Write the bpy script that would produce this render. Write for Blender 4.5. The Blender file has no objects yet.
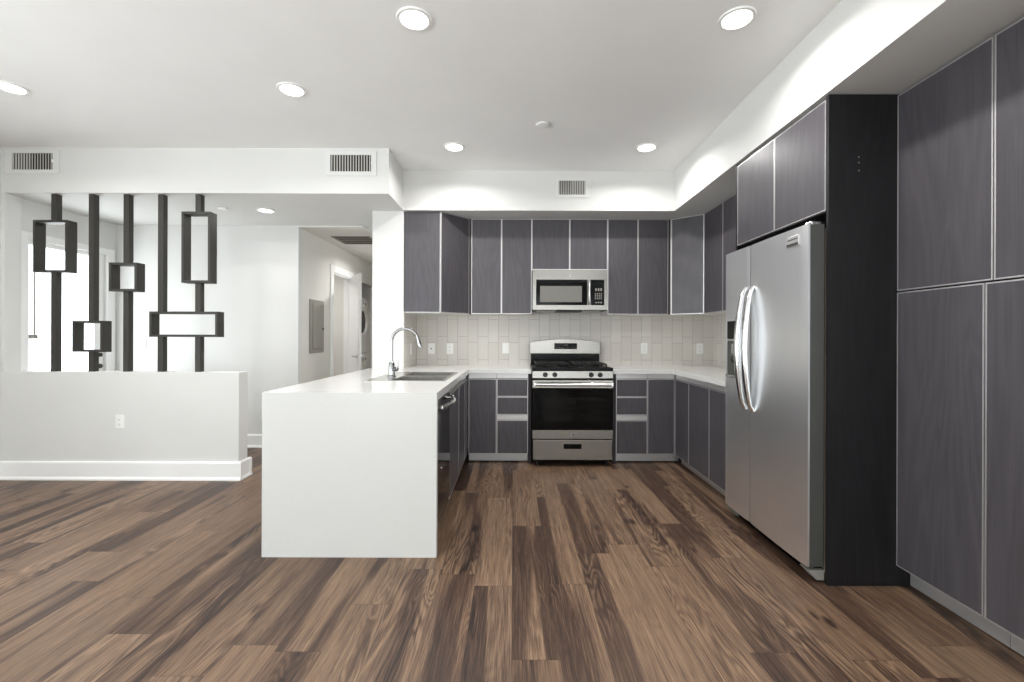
import bpy, bmesh, math, random
from mathutils import Vector, Matrix
random.seed(7)
S = bpy.context.scene
COL = S.collection

# ---------------------------------------------------------------- camera, world, exposure
cam_d = bpy.data.cameras.new('camera')
cam_d.sensor_width = 36.0
cam_d.lens = 36.0 * 455.0 / 1024.0
cam_d.shift_x = -1.0 / 1024.0
cam_d.shift_y = -5.0 / 1024.0
cam_d.clip_start = 0.05
cam = bpy.data.objects.new('camera', cam_d)
COL.objects.link(cam)
cam.location = (0.0, 0.0, 1.231)
cam.rotation_euler = (math.radians(90.0), math.radians(-0.18), 0.0)
S.camera = cam

S.view_settings.view_transform = 'Standard'
S.view_settings.look = 'None'
S.view_settings.gamma = 1.0
S.view_settings.use_curve_mapping = False
S.view_settings.exposure = 1.05
S.cycles.max_bounces = 14
S.cycles.diffuse_bounces = 7
S.cycles.glossy_bounces = 5
S.cycles.transparent_max_bounces = 12
S.cycles.sample_clamp_indirect = 6.0
S.cycles.caustics_reflective = False
S.cycles.caustics_refractive = False

SKY_STRENGTH = 4.5     # lower half of the world, raised to lift the ceilings
SKY_RATIO = 0.60        # sky relative to it
LAMP_W = 6.2
w = bpy.data.worlds.new('world')
S.world = w
w.use_nodes = True
bg = w.node_tree.nodes['Background']
# bright hazy sky above the horizon, brighter half below it added to light the ceilings
_g = w.node_tree.nodes.new('ShaderNodeTexCoord')
_s = w.node_tree.nodes.new('ShaderNodeSeparateXYZ')
_r = w.node_tree.nodes.new('ShaderNodeValToRGB')
_m = w.node_tree.nodes.new('ShaderNodeMath'); _m.operation = 'MULTIPLY_ADD'
_m.inputs[1].default_value = 0.5; _m.inputs[2].default_value = 0.5
w.node_tree.links.new(_g.outputs['Generated'], _s.inputs[0])
w.node_tree.links.new(_s.outputs['Z'], _m.inputs[0])
w.node_tree.links.new(_m.outputs[0], _r.inputs[0])
_r.color_ramp.elements[0].position = 0.46; _r.color_ramp.elements[0].color = (0.95, 0.98, 1.0, 1)
_r.color_ramp.elements[1].position = 0.52; _r.color_ramp.elements[1].color = (SKY_RATIO * 0.92, SKY_RATIO * 0.97, SKY_RATIO, 1)
w.node_tree.links.new(_r.outputs[0], bg.inputs[0])
bg.inputs[1].default_value = SKY_STRENGTH


def portal(name, loc, rot, sx, sy):
    l = bpy.data.lights.new(name, 'AREA')
    l.shape = 'RECTANGLE'; l.size = sx; l.size_y = sy
    l.cycles.is_portal = True
    o = bpy.data.objects.new(name, l); COL.objects.link(o)
    o.location = loc; o.rotation_euler = rot
    return o
# daylight openings: added rear and side windows, all unseen, and the glazed door
portal('daylight_rear', (-2.9, -4.42, 1.3), (math.radians(90), 0, 0), 1.4, 2.4)
portal('daylight_rear_second', (0.7, -4.42, 1.3), (math.radians(90), 0, 0), 1.4, 2.4)
portal('daylight_side', (-4.30, -0.45, 1.32), (0, math.radians(-90), 0), 2.35, 4.3)
portal('daylight_other_side', (2.13, -2.3, 1.27), (0, math.radians(90), 0), 2.4, 3.8)
portal('daylight_door', (-4.33, 4.48, 1.05), (0, math.radians(-90), 0), 2.0, 0.7)


# ---------------------------------------------------------------- materials
def lin(c):
    return tuple(((v / 255.0) / 12.92 if v / 255.0 <= 0.04045 else ((v / 255.0 + 0.055) / 1.055) ** 2.4) for v in c)

class NT:
    """small node-graph helper"""
    def __init__(self, name):
        self.m = bpy.data.materials.new(name)
        self.m.use_nodes = True
        self.t = self.m.node_tree
        self.b = self.t.nodes['Principled BSDF']
    def n(self, typ, **kw):
        nd = self.t.nodes.new(typ)
        for k, v in kw.items():
            setattr(nd, k, v)
        return nd
    def put(self, sock, v):
        if hasattr(v, 'is_output') or isinstance(v, bpy.types.NodeSocket):
            self.t.links.new(v, sock)
        else:
            sock.default_value = v
    def math(self, op, a, b=None, c=None):
        nd = self.n('ShaderNodeMath', operation=op)
        self.put(nd.inputs[0], a)
        if b is not None: self.put(nd.inputs[1], b)
        if c is not None: self.put(nd.inputs[2], c)
        return nd.outputs[0]
    def xyz(self, x, y, z):
        nd = self.n('ShaderNodeCombineXYZ')
        self.put(nd.inputs[0], x); self.put(nd.inputs[1], y); self.put(nd.inputs[2], z)
        return nd.outputs[0]
    def sep(self, v):
        nd = self.n('ShaderNodeSeparateXYZ'); self.put(nd.inputs[0], v)
        return nd.outputs
    def objco(self):
        return self.n('ShaderNodeTexCoord').outputs['Object']
    def noise(self, v, scale=1.0, detail=3.0, rough=0.5, dist=0.0):
        nd = self.n('ShaderNodeTexNoise')
        self.put(nd.inputs['Vector'], v)
        nd.inputs['Scale'].default_value = scale
        nd.inputs['Detail'].default_value = detail
        nd.inputs['Roughness'].default_value = rough
        nd.inputs['Distortion'].default_value = dist
        return nd.outputs[0]
    def ramp(self, f, stops):
        nd = self.n('ShaderNodeValToRGB')
        self.put(nd.inputs[0], f)
        e = nd.color_ramp.elements
        while len(e) < len(stops): e.new(0.5)
        for i, (p, c) in enumerate(stops):
            e[i].position = p
            e[i].color = (*lin(c), 1) if max(c) > 1 else (*c, 1)
        return nd.outputs[0]
    def mix(self, f, a, b, mode='MIX'):
        nd = self.n('ShaderNodeMix', data_type='RGBA', blend_type=mode)
        self.put(nd.inputs[0], f); self.put(nd.inputs[6], a); self.put(nd.inputs[7], b)
        return nd.outputs[2]
    def bump(self, h, strength=0.1, dist=0.01):
        nd = self.n('ShaderNodeBump')
        nd.inputs['Strength'].default_value = strength
        nd.inputs['Distance'].default_value = dist
        self.put(nd.inputs['Height'], h)
        self.t.links.new(nd.outputs[0], self.b.inputs['Normal'])
    def set(self, **kw):
        for k, v in kw.items():
            self.put(self.b.inputs[k.replace('_', ' ')], v)
        return self.m

def paint(name, c, rough=0.6, bump=0.03, spec=0.3):
    g = NT(name)
    co = g.objco()
    n1 = g.noise(co, 2.5, 3)
    col = g.ramp(n1, [(0.3, tuple(max(0, v - 2) for v in c)), (0.7, tuple(min(255, v + 1) for v in c))])
    if bump:
        g.bump(g.noise(co, 160, 2), bump, 0.002)
    return g.set(Base_Color=col, Roughness=rough, Specular_IOR_Level=spec)

def plain(name, c, rough=0.5, metal=0.0, spec=0.5, coat=0.0):
    g = NT(name)
    co = g.objco()
    r = g.math('MULTIPLY_ADD', g.noise(co, 35, 2), 0.08, max(0.0, rough - 0.04))
    return g.set(Base_Color=(*lin(c), 1), Roughness=r, Metallic=metal, Specular_IOR_Level=spec, Coat_Weight=coat)

def brushed(name, c, rough=0.3, axis='z', metal=1.0):
    g = NT(name)
    x, y, z = g.sep(g.objco())
    k = {'z': (300, 300, 3), 'x': (3, 300, 300), 'y': (300, 3, 300)}[axis]
    v = g.xyz(g.math('MULTIPLY', x, k[0]), g.math('MULTIPLY', y, k[1]), g.math('MULTIPLY', z, k[2]))
    n = g.noise(v, 1.0, 3)
    r = g.math('MULTIPLY_ADD', n, 0.06, rough - 0.03)
    col = g.ramp(n, [(0.25, tuple(v - 3 for v in c)), (0.75, tuple(min(255, v + 3) for v in c))])
    return g.set(Base_Color=col, Roughness=r, Metallic=metal)

def veneer(name, dark, light, rough=0.42, spec=0.5):
    g = NT(name)
    x, y, z = g.sep(g.objco())
    h = g.math('ADD', x, y)
    v1 = g.xyz(g.math('MULTIPLY', h, 130), 0.0, g.math('MULTIPLY', z, 3.2))
    fine = g.noise(v1, 1.0, 5, 0.6)
    v2 = g.xyz(g.math('MULTIPLY', h, 5.0), 0.0, g.math('MULTIPLY', z, 0.55))
    broad = g.noise(v2, 1.0, 2, 0.5, 0.4)
    rings = g.math('SINE', g.math('MULTIPLY', broad, 70.0))
    f = g.math('ADD', g.math('MULTIPLY', fine, 0.75), g.math('MULTIPLY_ADD', rings, 0.09, 0.12))
    col = g.ramp(f, [(0.25, dark), (0.75, light)])
    g.bump(f, 0.10, 0.002)
    return g.set(Base_Color=col, Roughness=rough, Specular_IOR_Level=spec)

def floor_material():
    g = NT('oak_plank_vinyl')
    W, L = 0.185, 1.22
    x, y, z = g.sep(g.objco())
    xs = g.math('DIVIDE', x, W)
    row = g.math('FLOOR', xs)
    wn = g.n('ShaderNodeTexWhiteNoise', noise_dimensions='1D')
    g.put(wn.inputs['W'], row)
    ys = g.math('DIVIDE', g.math('MULTIPLY_ADD', wn.outputs[0], L, y), L)
    idx = g.math('FLOOR', ys)
    wn2 = g.n('ShaderNodeTexWhiteNoise', noise_dimensions='2D')
    g.put(wn2.inputs['Vector'], g.xyz(row, idx, 0.0))
    r1 = wn2.outputs[0]
    cr = g.n('ShaderNodeSeparateColor'); g.put(cr.inputs[0], wn2.outputs[1])
    r2, r3 = cr.outputs[1], cr.outputs[2]
    off = g.math('MULTIPLY', r1, 53.0)
    xo = g.math('ADD', x, off)
    yo = g.math('MULTIPLY_ADD', r2, 31.0, y)
    fine = g.noise(g.xyz(g.math('MULTIPLY', xo, 210), g.math('MULTIPLY', yo, 5.0), r3), 1.0, 6, 0.72, 0.25)
    streak = g.noise(g.xyz(g.math('MULTIPLY', xo, 42), g.math('MULTIPLY', yo, 1.3), r3), 1.0, 4, 0.6, 0.5)
    band = g.noise(g.xyz(g.math('MULTIPLY', xo, 7.5), g.math('MULTIPLY', yo, 0.5), r3), 1.0, 1.0, 0.4, 0.3)
    rings_n = g.noise(g.xyz(g.math('MULTIPLY', xo, 8.0), g.math('MULTIPLY', yo, 0.8), r2), 1.0, 2.5, 0.5, 0.7)
    rings = g.math('SINE', g.math('MULTIPLY_ADD', rings_n, 105.0, g.math('MULTIPLY', fine, 3.0)))
    ringmask = g.n('ShaderNodeMapRange', interpolation_type='SMOOTHSTEP')
    g.put(ringmask.inputs[0], g.noise(g.xyz(g.math('MULTIPLY', xo, 4.0), g.math('MULTIPLY', yo, 0.5), r1), 1.0, 1.0))
    ringmask.inputs[1].default_value = 0.48; ringmask.inputs[2].default_value = 0.6
    ringmask.inputs[3].default_value = 0.015; ringmask.inputs[4].default_value = 0.085
    # broad dark heartwood bands inside planks
    bandmask = g.n('ShaderNodeMapRange', interpolation_type='SMOOTHSTEP')
    g.put(bandmask.inputs[0], g.math('MULTIPLY_ADD', r3, 0.16, band))
    bandmask.inputs[1].default_value = 0.58; bandmask.inputs[2].default_value = 0.71
    tone = g.math('ADD', g.math('MULTIPLY_ADD', fine, 0.74, -0.14), g.math('MULTIPLY_ADD', streak, 0.36, 0.05))
    tone = g.math('ADD', tone, g.math('MULTIPLY_ADD', r1, 0.085, -0.03))
    tone = g.math('ADD', tone, g.math('MULTIPLY', rings, ringmask.outputs[0]))
    tone = g.math('MULTIPLY_ADD', bandmask.outputs[0], -0.19, tone)
    # knots
    vor = g.n('ShaderNodeTexVoronoi', feature='F1')
    g.put(vor.inputs['Vector'], g.xyz(g.math('MULTIPLY', xo, 6.0), g.math('MULTIPLY', yo, 2.2), 0.0))
    vor.inputs['Scale'].default_value = 0.7
    knot = g.n('ShaderNodeMapRange', interpolation_type='SMOOTHSTEP')
    g.put(knot.inputs[0], vor.outputs['Distance'])
    knot.inputs[1].default_value = 0.03; knot.inputs[2].default_value = 0.10
    knot.inputs[3].default_value = 1.0; knot.inputs[4].default_value = 0.0
    tone = g.math('MULTIPLY_ADD', knot.outputs[0], -0.30, tone)
    col = g.ramp(tone, [(0.14, (36, 26, 22)), (0.32, (71, 53, 43)), (0.50, (113, 91, 73)), (0.74, (156, 130, 106))])
    warm = g.mix(r2, (1.0, 0.97, 0.94, 1), (1.0, 1.0, 1.0, 1))
    col = g.mix(1.0, col, warm, 'MULTIPLY')
    fx = g.math('FRACT', xs)
    fy = g.math('FRACT', ys)
    ex = g.math('MINIMUM', fx, g.math('SUBTRACT', 1.0, fx))
    ey = g.math('MINIMUM', fy, g.math('SUBTRACT', 1.0, fy))
    seam = g.math('MAXIMUM', g.math('LESS_THAN', ex, 0.007), g.math('LESS_THAN', ey, 0.0012))
    col = g.mix(g.math('MULTIPLY', seam, 0.55), col, (*lin((45, 34, 28)), 1))
    g.bump(g.math('MULTIPLY_ADD', seam, -0.6, g.math('MULTIPLY', fine, 0.5)), 0.12, 0.003)
    return g.set(Base_Color=col, Roughness=g.math('MULTIPLY_ADD', fine, 0.16, 0.36), Specular_IOR_Level=0.35)

def tile_material():
    g = NT('backsplash_tile')
    x, y, z = g.sep(g.objco())
    u = g.math('ADD', g.math('ADD', x, y), 40.0 - 3.9325 + 0.099)
    v = g.xyz(g.math('ADD', z, 9.202), u, 0.0)
    b = g.n('ShaderNodeTexBrick', offset=0.74, offset_frequency=2, squash=1.0)
    g.put(b.inputs['Vector'], v)
    b.inputs['Scale'].default_value = 1.0
    b.inputs['Brick Width'].default_value = 0.2527
    b.inputs['Row Height'].default_value = 0.112
    b.inputs['Mortar Size'].default_value = 0.0017
    b.inputs['Mortar Smooth'].default_value = 0.1
    b.inputs['Bias'].default_value = 0.0
    b.inputs['Color1'].default_value = (*lin((204, 199, 193)), 1)
    b.inputs['Color2'].default_value = (*lin((211, 207, 201)), 1)
    b.inputs['Mortar'].default_value = (*lin((158, 152, 146)), 1)
    lines = g.noise(g.xyz(g.math('MULTIPLY', u, 160), 0.0, g.math('MULTIPLY', z, 4.0)), 1.0, 3)
    shade = g.math('MULTIPLY_ADD', lines, 0.14, 0.93)
    sc = g.n('ShaderNodeVectorMath', operation='SCALE')
    g.put(sc.inputs[0], b.outputs['Color']); g.put(sc.inputs['Scale'], shade)
    g.bump(g.math('MULTIPLY', b.outputs['Fac'], -1.0), 0.25, 0.002)
    return g.set(Base_Color=sc.outputs[0], Roughness=0.42, Specular_IOR_Level=0.35)

def quartz():
    g = NT('white_quartz')
    co = g.objco()
    col = g.ramp(g.noise(co, 220, 2), [(0.3, (207, 207, 204)), (0.7, (211, 211, 209))])
    return g.set(Base_Color=col, Roughness=0.16, Specular_IOR_Level=0.5)

def pane_material(name='window_glass'):
    g = NT(name)
    tr = g.n('ShaderNodeBsdfTransparent'); tr.inputs[0].default_value = (0.97, 0.98, 0.98, 1)
    gl = g.n('ShaderNodeBsdfGlossy'); gl.inputs['Roughness'].default_value = 0.02
    lw = g.n('ShaderNodeLayerWeight')
    fr = g.n('ShaderNodeMath', operation='MULTIPLY_ADD')
    g.put(fr.inputs[0], g.math('POWER', lw.outputs['Facing'], 4.0)); fr.inputs[1].default_value = 0.6; fr.inputs[2].default_value = 0.04
    mx = g.n('ShaderNodeMixShader')
    g.put(mx.inputs[0], fr.outputs[0]); g.put(mx.inputs[1], tr.outputs[0]); g.put(mx.inputs[2], gl.outputs[0])
    out = [n for n in g.t.nodes if n.type == 'OUTPUT_MATERIAL'][0]
    g.t.links.new(mx.outputs[0], out.inputs[0])
    return g.m

def emit(name, c, strength):
    g = NT(name)
    return g.set(Base_Color=(*lin(c), 1), Emission_Color=(*lin(c), 1), Emission_Strength=strength)

M = {
    'floor': floor_material(),
    'ceiling': paint('ceiling_paint', (243, 243, 242), 0.8),
    'wall': paint('wall_paint', (216, 216, 214), 0.7),
    'hallwall': paint('hall_wall_paint', (220, 218, 213), 0.7),
    'trim': paint('white_trim_paint', (238, 238, 237), 0.4, 0.0, 0.5),
    'tile': tile_material(),
    'quartz': quartz(),
    'veneer': veneer('plum_grey_veneer', (65, 62, 66), (81, 78, 83), 0.38, 0.45),
    'black_veneer': veneer('black_veneer', (20, 19, 21), (33, 32, 34), 0.5, 0.28),
    'filler': veneer('filler_veneer', (44, 41, 43), (62, 58, 61), 0.55, 0.3),
    'alu': brushed('satin_aluminium', (205, 203, 203), 0.38, 'z', 0.75),
    'carcass': plain('white_melamine', (214, 213, 209), 0.5),
    'toe': brushed('toe_kick_metal', (196, 195, 194), 0.42, 'x', 0.7),
    'steel': brushed('stainless_steel', (142, 139, 134), 0.25, 'x'),
    'fridge': brushed('fridge_stainless', (236, 237, 239), 0.34, 'z', 0.95),
    'handle': plain('polished_steel', (222, 222, 222), 0.16, 1.0),
    'chrome': plain('chrome', (168, 168, 168), 0.08, 1.0),
    'sink': brushed('sink_steel', (188, 186, 181), 0.26, 'y'),
    'fridge_side': plain('fridge_case_grey', (78, 79, 76), 0.45, 0.3),
    'flange': plain('flange_brown_grey', (142, 128, 112), 0.5),
    'black_gloss': plain('black_gloss', (7, 7, 7), 0.07, 0.0, 0.2),
    'black_glass': plain('black_glass', (5, 5, 5), 0.05, 0.0, 0.13),
    'black_enamel': plain('black_enamel', (7, 7, 7), 0.25, 0.0, 0.12),
    'keypad_black': plain('keypad_black', (7, 7, 7), 0.12, 0.0, 0.12),
    'cast_iron': plain('cast_iron', (16, 16, 16), 0.5, 0.0, 0.3),
    'grey_glass': plain('microwave_window', (104, 101, 95), 0.3),
    'dark_plastic': plain('dark_plastic', (26, 26, 26), 0.45),
    'print': plain('pale_print', (176, 176, 174), 0.5),
    'dark_print': plain('dark_print', (60, 58, 56), 0.5),
    'display': plain('dark_display', (9, 10, 11), 0.1, 0.0, 0.15),
    'screen_face': plain('charcoal_metal_paint', (54, 52, 48), 0.5, 0.0, 0.35),
    'plate': plain('white_plate', (236, 236, 233), 0.35),
    'vent_paint': plain('vent_paint', (220, 220, 218), 0.5),
    'slot': plain('outlet_slot', (70, 68, 66), 0.6),
    'grille': plain('grille_metal', (188, 186, 181), 0.5),
    'grille_dark': plain('duct_shadow_black', (24, 23, 22), 0.8),
    'bronze_grille': plain('return_grille_metal', (120, 112, 100), 0.5),
    'panel_grey': plain('electrical_panel_grey', (146, 143, 136), 0.5, 0.2),
    'washer_white': plain('washer_white', (222, 220, 215), 0.3),
    'glass': pane_material(),
    'lamp': emit('lamp_lens', (255, 252, 245), 6.0),
}


# ---------------------------------------------------------------- geometry helpers
class MB:
    def __init__(self):
        self.bm = bmesh.new()
    def face_box(self, corners):
        vs = [self.bm.verts.new(c) for c in corners]
        for f in ((0, 3, 2, 1), (4, 5, 6, 7), (0, 1, 5, 4), (1, 2, 6, 5), (2, 3, 7, 6), (3, 0, 4, 7)):
            self.bm.faces.new([vs[i] for i in f])
        return self
    def box(self, x0, x1, y0, y1, z0, z1):
        x0, x1 = min(x0, x1), max(x0, x1); y0, y1 = min(y0, y1), max(y0, y1); z0, z1 = min(z0, z1), max(z0, z1)
        return self.face_box([(x0, y0, z0), (x1, y0, z0), (x1, y1, z0), (x0, y1, z0),
                              (x0, y0, z1), (x1, y0, z1), (x1, y1, z1), (x0, y1, z1)])
    def obox(self, F, u0, u1, v0, v1, n0, n1):
        """box in the frame F = (origin, u, v, n)"""
        o, u, v, n = F
        P = lambda a, b, c: o + u * a + v * b + n * c
        return self.face_box([P(u0, v0, n0), P(u1, v0, n0), P(u1, v1, n0), P(u0, v1, n0),
                              P(u0, v0, n1), P(u1, v0, n1), P(u1, v1, n1), P(u0, v1, n1)])
    def prism(self, pts, z0, z1):
        a = [self.bm.verts.new((p[0], p[1], z0)) for p in pts]
        b = [self.bm.verts.new((p[0], p[1], z1)) for p in pts]
        self.bm.faces.new(a[::-1]); self.bm.faces.new(b)
        n = len(pts)
        for i in range(n):
            self.bm.faces.new((a[i], a[(i + 1) % n], b[(i + 1) % n], b[i]))
        return self
    def extrude(self, pts3, d):
        """closed polygon of 3-D points swept by vector d"""
        d = Vector(d)
        a = [self.bm.verts.new(p) for p in pts3]
        b = [self.bm.verts.new(Vector(p) + d) for p in pts3]
        self.bm.faces.new(a[::-1]); self.bm.faces.new(b)
        n = len(a)
        for i in range(n):
            self.bm.faces.new((a[i], a[(i + 1) % n], b[(i + 1) % n], b[i]))
        return self
    def cyl(self, c, axis, r, h, seg=32, r2=None):
        c = Vector(c); axis = Vector(axis).normalized()
        q = axis.to_track_quat('Z', 'Y').to_matrix()
        r2 = r if r2 is None else r2
        a, b = [], []
        for i in range(seg):
            t = 2 * math.pi * i / seg
            e = Vector((math.cos(t), math.sin(t), 0))
            a.append(self.bm.verts.new(c + q @ (e * r)))
            b.append(self.bm.verts.new(c + q @ (e * r2 + Vector((0, 0, h)))))
        self.bm.faces.new(a[::-1]); self.bm.faces.new(b)
        for i in range(seg):
            self.bm.faces.new((a[i], a[(i + 1) % seg], b[(i + 1) % seg], b[i]))
        return self
    def lathe(self, c, axis, prof, seg=40):
        """closed profile [(r, h)] turned round the axis"""
        c = Vector(c); axis = Vector(axis).normalized()
        q = axis.to_track_quat('Z', 'Y').to_matrix()
        rings = []
        for r, h in prof:
            rings.append([self.bm.verts.new(c + q @ Vector((math.cos(2 * math.pi * i / seg) * r, math.sin(2 * math.pi * i / seg) * r, h))) for i in range(seg)])
        for k in range(len(rings)):
            A, B = rings[k], rings[(k + 1) % len(rings)]
            for i in range(seg):
                self.bm.faces.new((A[i], A[(i + 1) % seg], B[(i + 1) % seg], B[i]))
        return self
    def tube(self, pts, r, seg=14, flat=1.0, up=None):
        pts = [Vector(p) for p in pts]
        rs = r if isinstance(r, (list, tuple)) else [r] * len(pts)
        prev = None; rings = []
        side = Vector(up) if up else None
        for i, p in enumerate(pts):
            t = (pts[min(i + 1, len(pts) - 1)] - pts[max(i - 1, 0)]).normalized()
            if side is None:
                side = Vector((0, 0, 1)) if abs(t.z) < 0.9 else Vector((1, 0, 0))
            s = (side - t * side.dot(t)).normalized()
            b = t.cross(s)
            side = s
            rings.append([self.bm.verts.new(p + (s * math.cos(2 * math.pi * k / seg) + b * math.sin(2 * math.pi * k / seg) * flat) * rs[i]) for k in range(seg)])
        for A, B in zip(rings, rings[1:]):
            for k in range(seg):
                self.bm.faces.new((A[k], A[(k + 1) % seg], B[(k + 1) % seg], B[k]))
        self.bm.faces.new(rings[0][::-1]); self.bm.faces.new(rings[-1])
        return self


def wloc(o):
    v = Vector(o.location)
    while o.parent:
        o = o.parent; v += Vector(o.location)
    return v

def obj(name, mb, mat, parent=None, bevel=0.0, smooth=False, label=None):
    """links a builder as ONE mesh object; vertices arrive in world coordinates"""
    bm = mb.bm
    bmesh.ops.recalc_face_normals(bm, faces=bm.faces)
    org = wloc(parent) if parent else None
    if org is not None:
        bmesh.ops.translate(bm, verts=bm.verts, vec=-org)
    me = bpy.data.meshes.new(name)
    bm.to_mesh(me); bm.free()
    me.materials.append(M[mat] if isinstance(mat, str) else mat)
    o = bpy.data.objects.new(name, me)
    COL.objects.link(o)
    if parent: o.parent = parent
    if bevel:
        md = o.modifiers.new('bevel', 'BEVEL')
        md.width = bevel; md.segments = 2; md.limit_method = 'ANGLE'; md.angle_limit = math.radians(40)
    if smooth:
        for p in me.polygons: p.use_smooth = True
        md = o.modifiers.new('split', 'EDGE_SPLIT'); md.split_angle = math.radians(38)
    if label: o['label'] = label
    return o

def thing(name, label, cat, loc, group=None):
    o = bpy.data.objects.new(name, None)
    o.empty_display_size = 0.05
    COL.objects.link(o)
    o.location = loc
    o['label'] = label; o['category'] = cat
    if group: o['group'] = group
    return o

def struct(name, mb, mat, bevel=0.0, label=None):
    o = obj(name, mb, mat, None, bevel)
    o['kind'] = 'structure'
    if label: o['label'] = label
    return o

def dup(root, loc, label, group=None):
    r = root.copy(); COL.objects.link(r); r.location = loc; r['label'] = label
    if group: r['group'] = group
    for ch in list(root.children):
        c = ch.copy(); COL.objects.link(c); c.parent = r
        for g in list(ch.children):
            d = g.copy(); COL.objects.link(d); d.parent = c
    return r

X, Y, Z = Vector((1, 0, 0)), Vector((0, 1, 0)), Vector((0, 0, 1))

# ---------------------------------------------------------------- room shell
XL, XR, YR = -4.36, 2.19, -4.5          # side walls, rear wall
CEIL, SOF, HEAD = 2.823, 2.438, 2.438
HX, HE = -2.36, 8.05                     # hall side wall face, hall end

struct('floor', MB().box(XL - 0.1, XR + 0.1, YR - 0.1, HE + 0.1, -0.06, 0.0), 'floor')
struct('ceiling', MB().box(XL - 0.1, XR + 0.1, YR - 0.1, 5.1, CEIL, CEIL + 0.1), 'ceiling')
struct('wall_back', MB().box(-1.06, XR, 4.99, 5.1, 0, CEIL), 'wall')
mb = MB().box(XR, XR + 0.1, YR - 0.1, -4.2, 0, CEIL).box(XR, XR + 0.1, -0.4, 5.1, 0, CEIL)
mb.box(XR, XR + 0.1, -4.2, -0.4, 0, 0.07).box(XR, XR + 0.1, -4.2, -0.4, 2.43, CEIL)
struct('wall_right', mb, 'wall')
struct('wall_pillar', MB().box(-1.363, -1.06, 4.40, HE, 0, SOF), 'wall')
# left wall with openings for the added side window and the glazed door
mb = MB()
mb.box(XL - 0.1, XL, YR - 0.1, -2.6, 0, CEIL).box(XL - 0.1, XL, -2.6, 1.7, 0, 0.15).box(XL - 0.1, XL, -2.6, 1.7, 2.5, CEIL)
mb.box(XL - 0.1, XL, 1.7, 4.08, 0, CEIL).box(XL - 0.1, XL, 4.08, 4.87, 2.085, CEIL).box(XL - 0.1, XL, 4.87, 5.1, 0, CEIL)
struct('wall_left', mb, 'wall')
mb = MB()
for a, b in ((XL, -3.6), (-2.2, 0.0), (1.4, XR)):
    mb.box(a, b, YR - 0.1, YR, 0, CEIL)
for a, b in ((-3.6, -2.2), (0.0, 1.4)):
    mb.box(a, b, YR - 0.1, YR, 0, 0.1).box(a, b, YR - 0.1, YR, 2.5, CEIL)
struct('wall_rear', mb, 'wall')
struct('wall_far', MB().box(XL, HX, 5.0, 5.1, 0, HEAD), 'wall')
# hall wall with door and closet openings
mb = MB()
DY0, DY1, DZ, CY0, CY1, CZ = 5.95, 6.62, 2.06, 6.93, 7.85, 2.085
mb.box(HX - 0.1, HX, 5.1, DY0, 0, HEAD).box(HX - 0.1, HX, DY0, DY1, DZ, HEAD).box(HX - 0.1, HX, DY1, CY0, 0, HEAD)
mb.box(HX - 0.1, HX, CY0, CY1, CZ, HEAD).box(HX - 0.1, HX, CY1, HE, 0, HEAD)
struct('wall_hall', mb, 'hallwall')
struct('wall_hall_end', MB().box(HX - 0.1, -1.363, HE, HE + 0.1, 0, HEAD), 'hallwall')
mb = MB().box(-3.2, -3.12, 6.9, 7.95, 0, HEAD).box(-4.26, HX - 0.1, 6.8, 6.9, 0, HEAD).box(-3.12, HX - 0.1, 7.87, 7.95, 0, HEAD)
struct('wall_closet', mb, 'hallwall')
struct('wall_inner', MB().box(XL, -4.26, 5.1, 6.9, 0, HEAD), 'wall')
struct('wall_half', MB().box(XL, -2.33, 3.87, 4.0, 0, 0.914), 'wall', 0.004)
struct('wall_jamb', MB().box(XL, -4.325, 3.87, 4.0, 0.914, SOF), 'wall', 0.003)
# dropped ceilings / soffits
struct('trim_1', MB().box(XL, -1.06, 3.87, 5.1, SOF, CEIL), 'wall', label='lowered white soffit over the slatted divider')
struct('trim_2', MB().box(-1.06, 1.548, 4.375, 4.99, SOF, CEIL), 'wall', label='white soffit above the back wall cabinets')
struct('trim_3', MB().box(1.548, XR, -0.3, 4.99, SOF, CEIL), 'wall', label='long white soffit above the fridge and pantry')
struct('trim_4', MB().box(XL, -1.06, 5.1, HE + 0.1, SOF, SOF + 0.1), 'ceiling', label='hall ceiling')
struct('trim_5', MB().box(HX, -1.648, 5.0, HE, SOF - 0.016, SOF), 'hallwall', label='slightly lowered part of the hall ceiling')

# baseboards: profile (depth, height) swept along runs
def base_run(name, x0, y0, x1, y1, nx, ny, h=0.155):
    prof = [(0, 0), (0.03, 0), (0.03, 0.012), (0.018, 0.028), (0.018, h - 0.012), (0.012, h), (0, h)]
    mb = MB()
    pts = [(x0 + nx * d, y0 + ny * d, z) for d, z in prof]
    mb.extrude(pts, (x1 - x0, y1 - y0, 0))
    return struct(name, mb, 'trim')
base_run('baseboard_half', XL, 3.87, -2.30, 3.87, 0, -1)
base_run('baseboard_half_end', -2.33, 3.87, -2.33, 4.03, 1, 0)
base_run('baseboard_half_back', XL, 4.0, -2.30, 4.0, 0, 1)
base_run('baseboard_far', XL, 5.0, HX, 5.0, 0, -1, 0.14)
base_run('baseboard_hall', HX, 4.98, HX, 5.86, 1, 0, 0.14)
base_run('baseboard_left', XL, YR, XL, 3.87, 1, 0)
base_run('baseboard_rear', XL, YR, XR, YR, 0, 1)
base_run('baseboard_right', XR, -0.4, XR, 1.30, -1, 0)
base_run('baseboard_pillar', -1.363, 4.40, -1.363, 8.0, -1, 0, 0.14)

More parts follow.
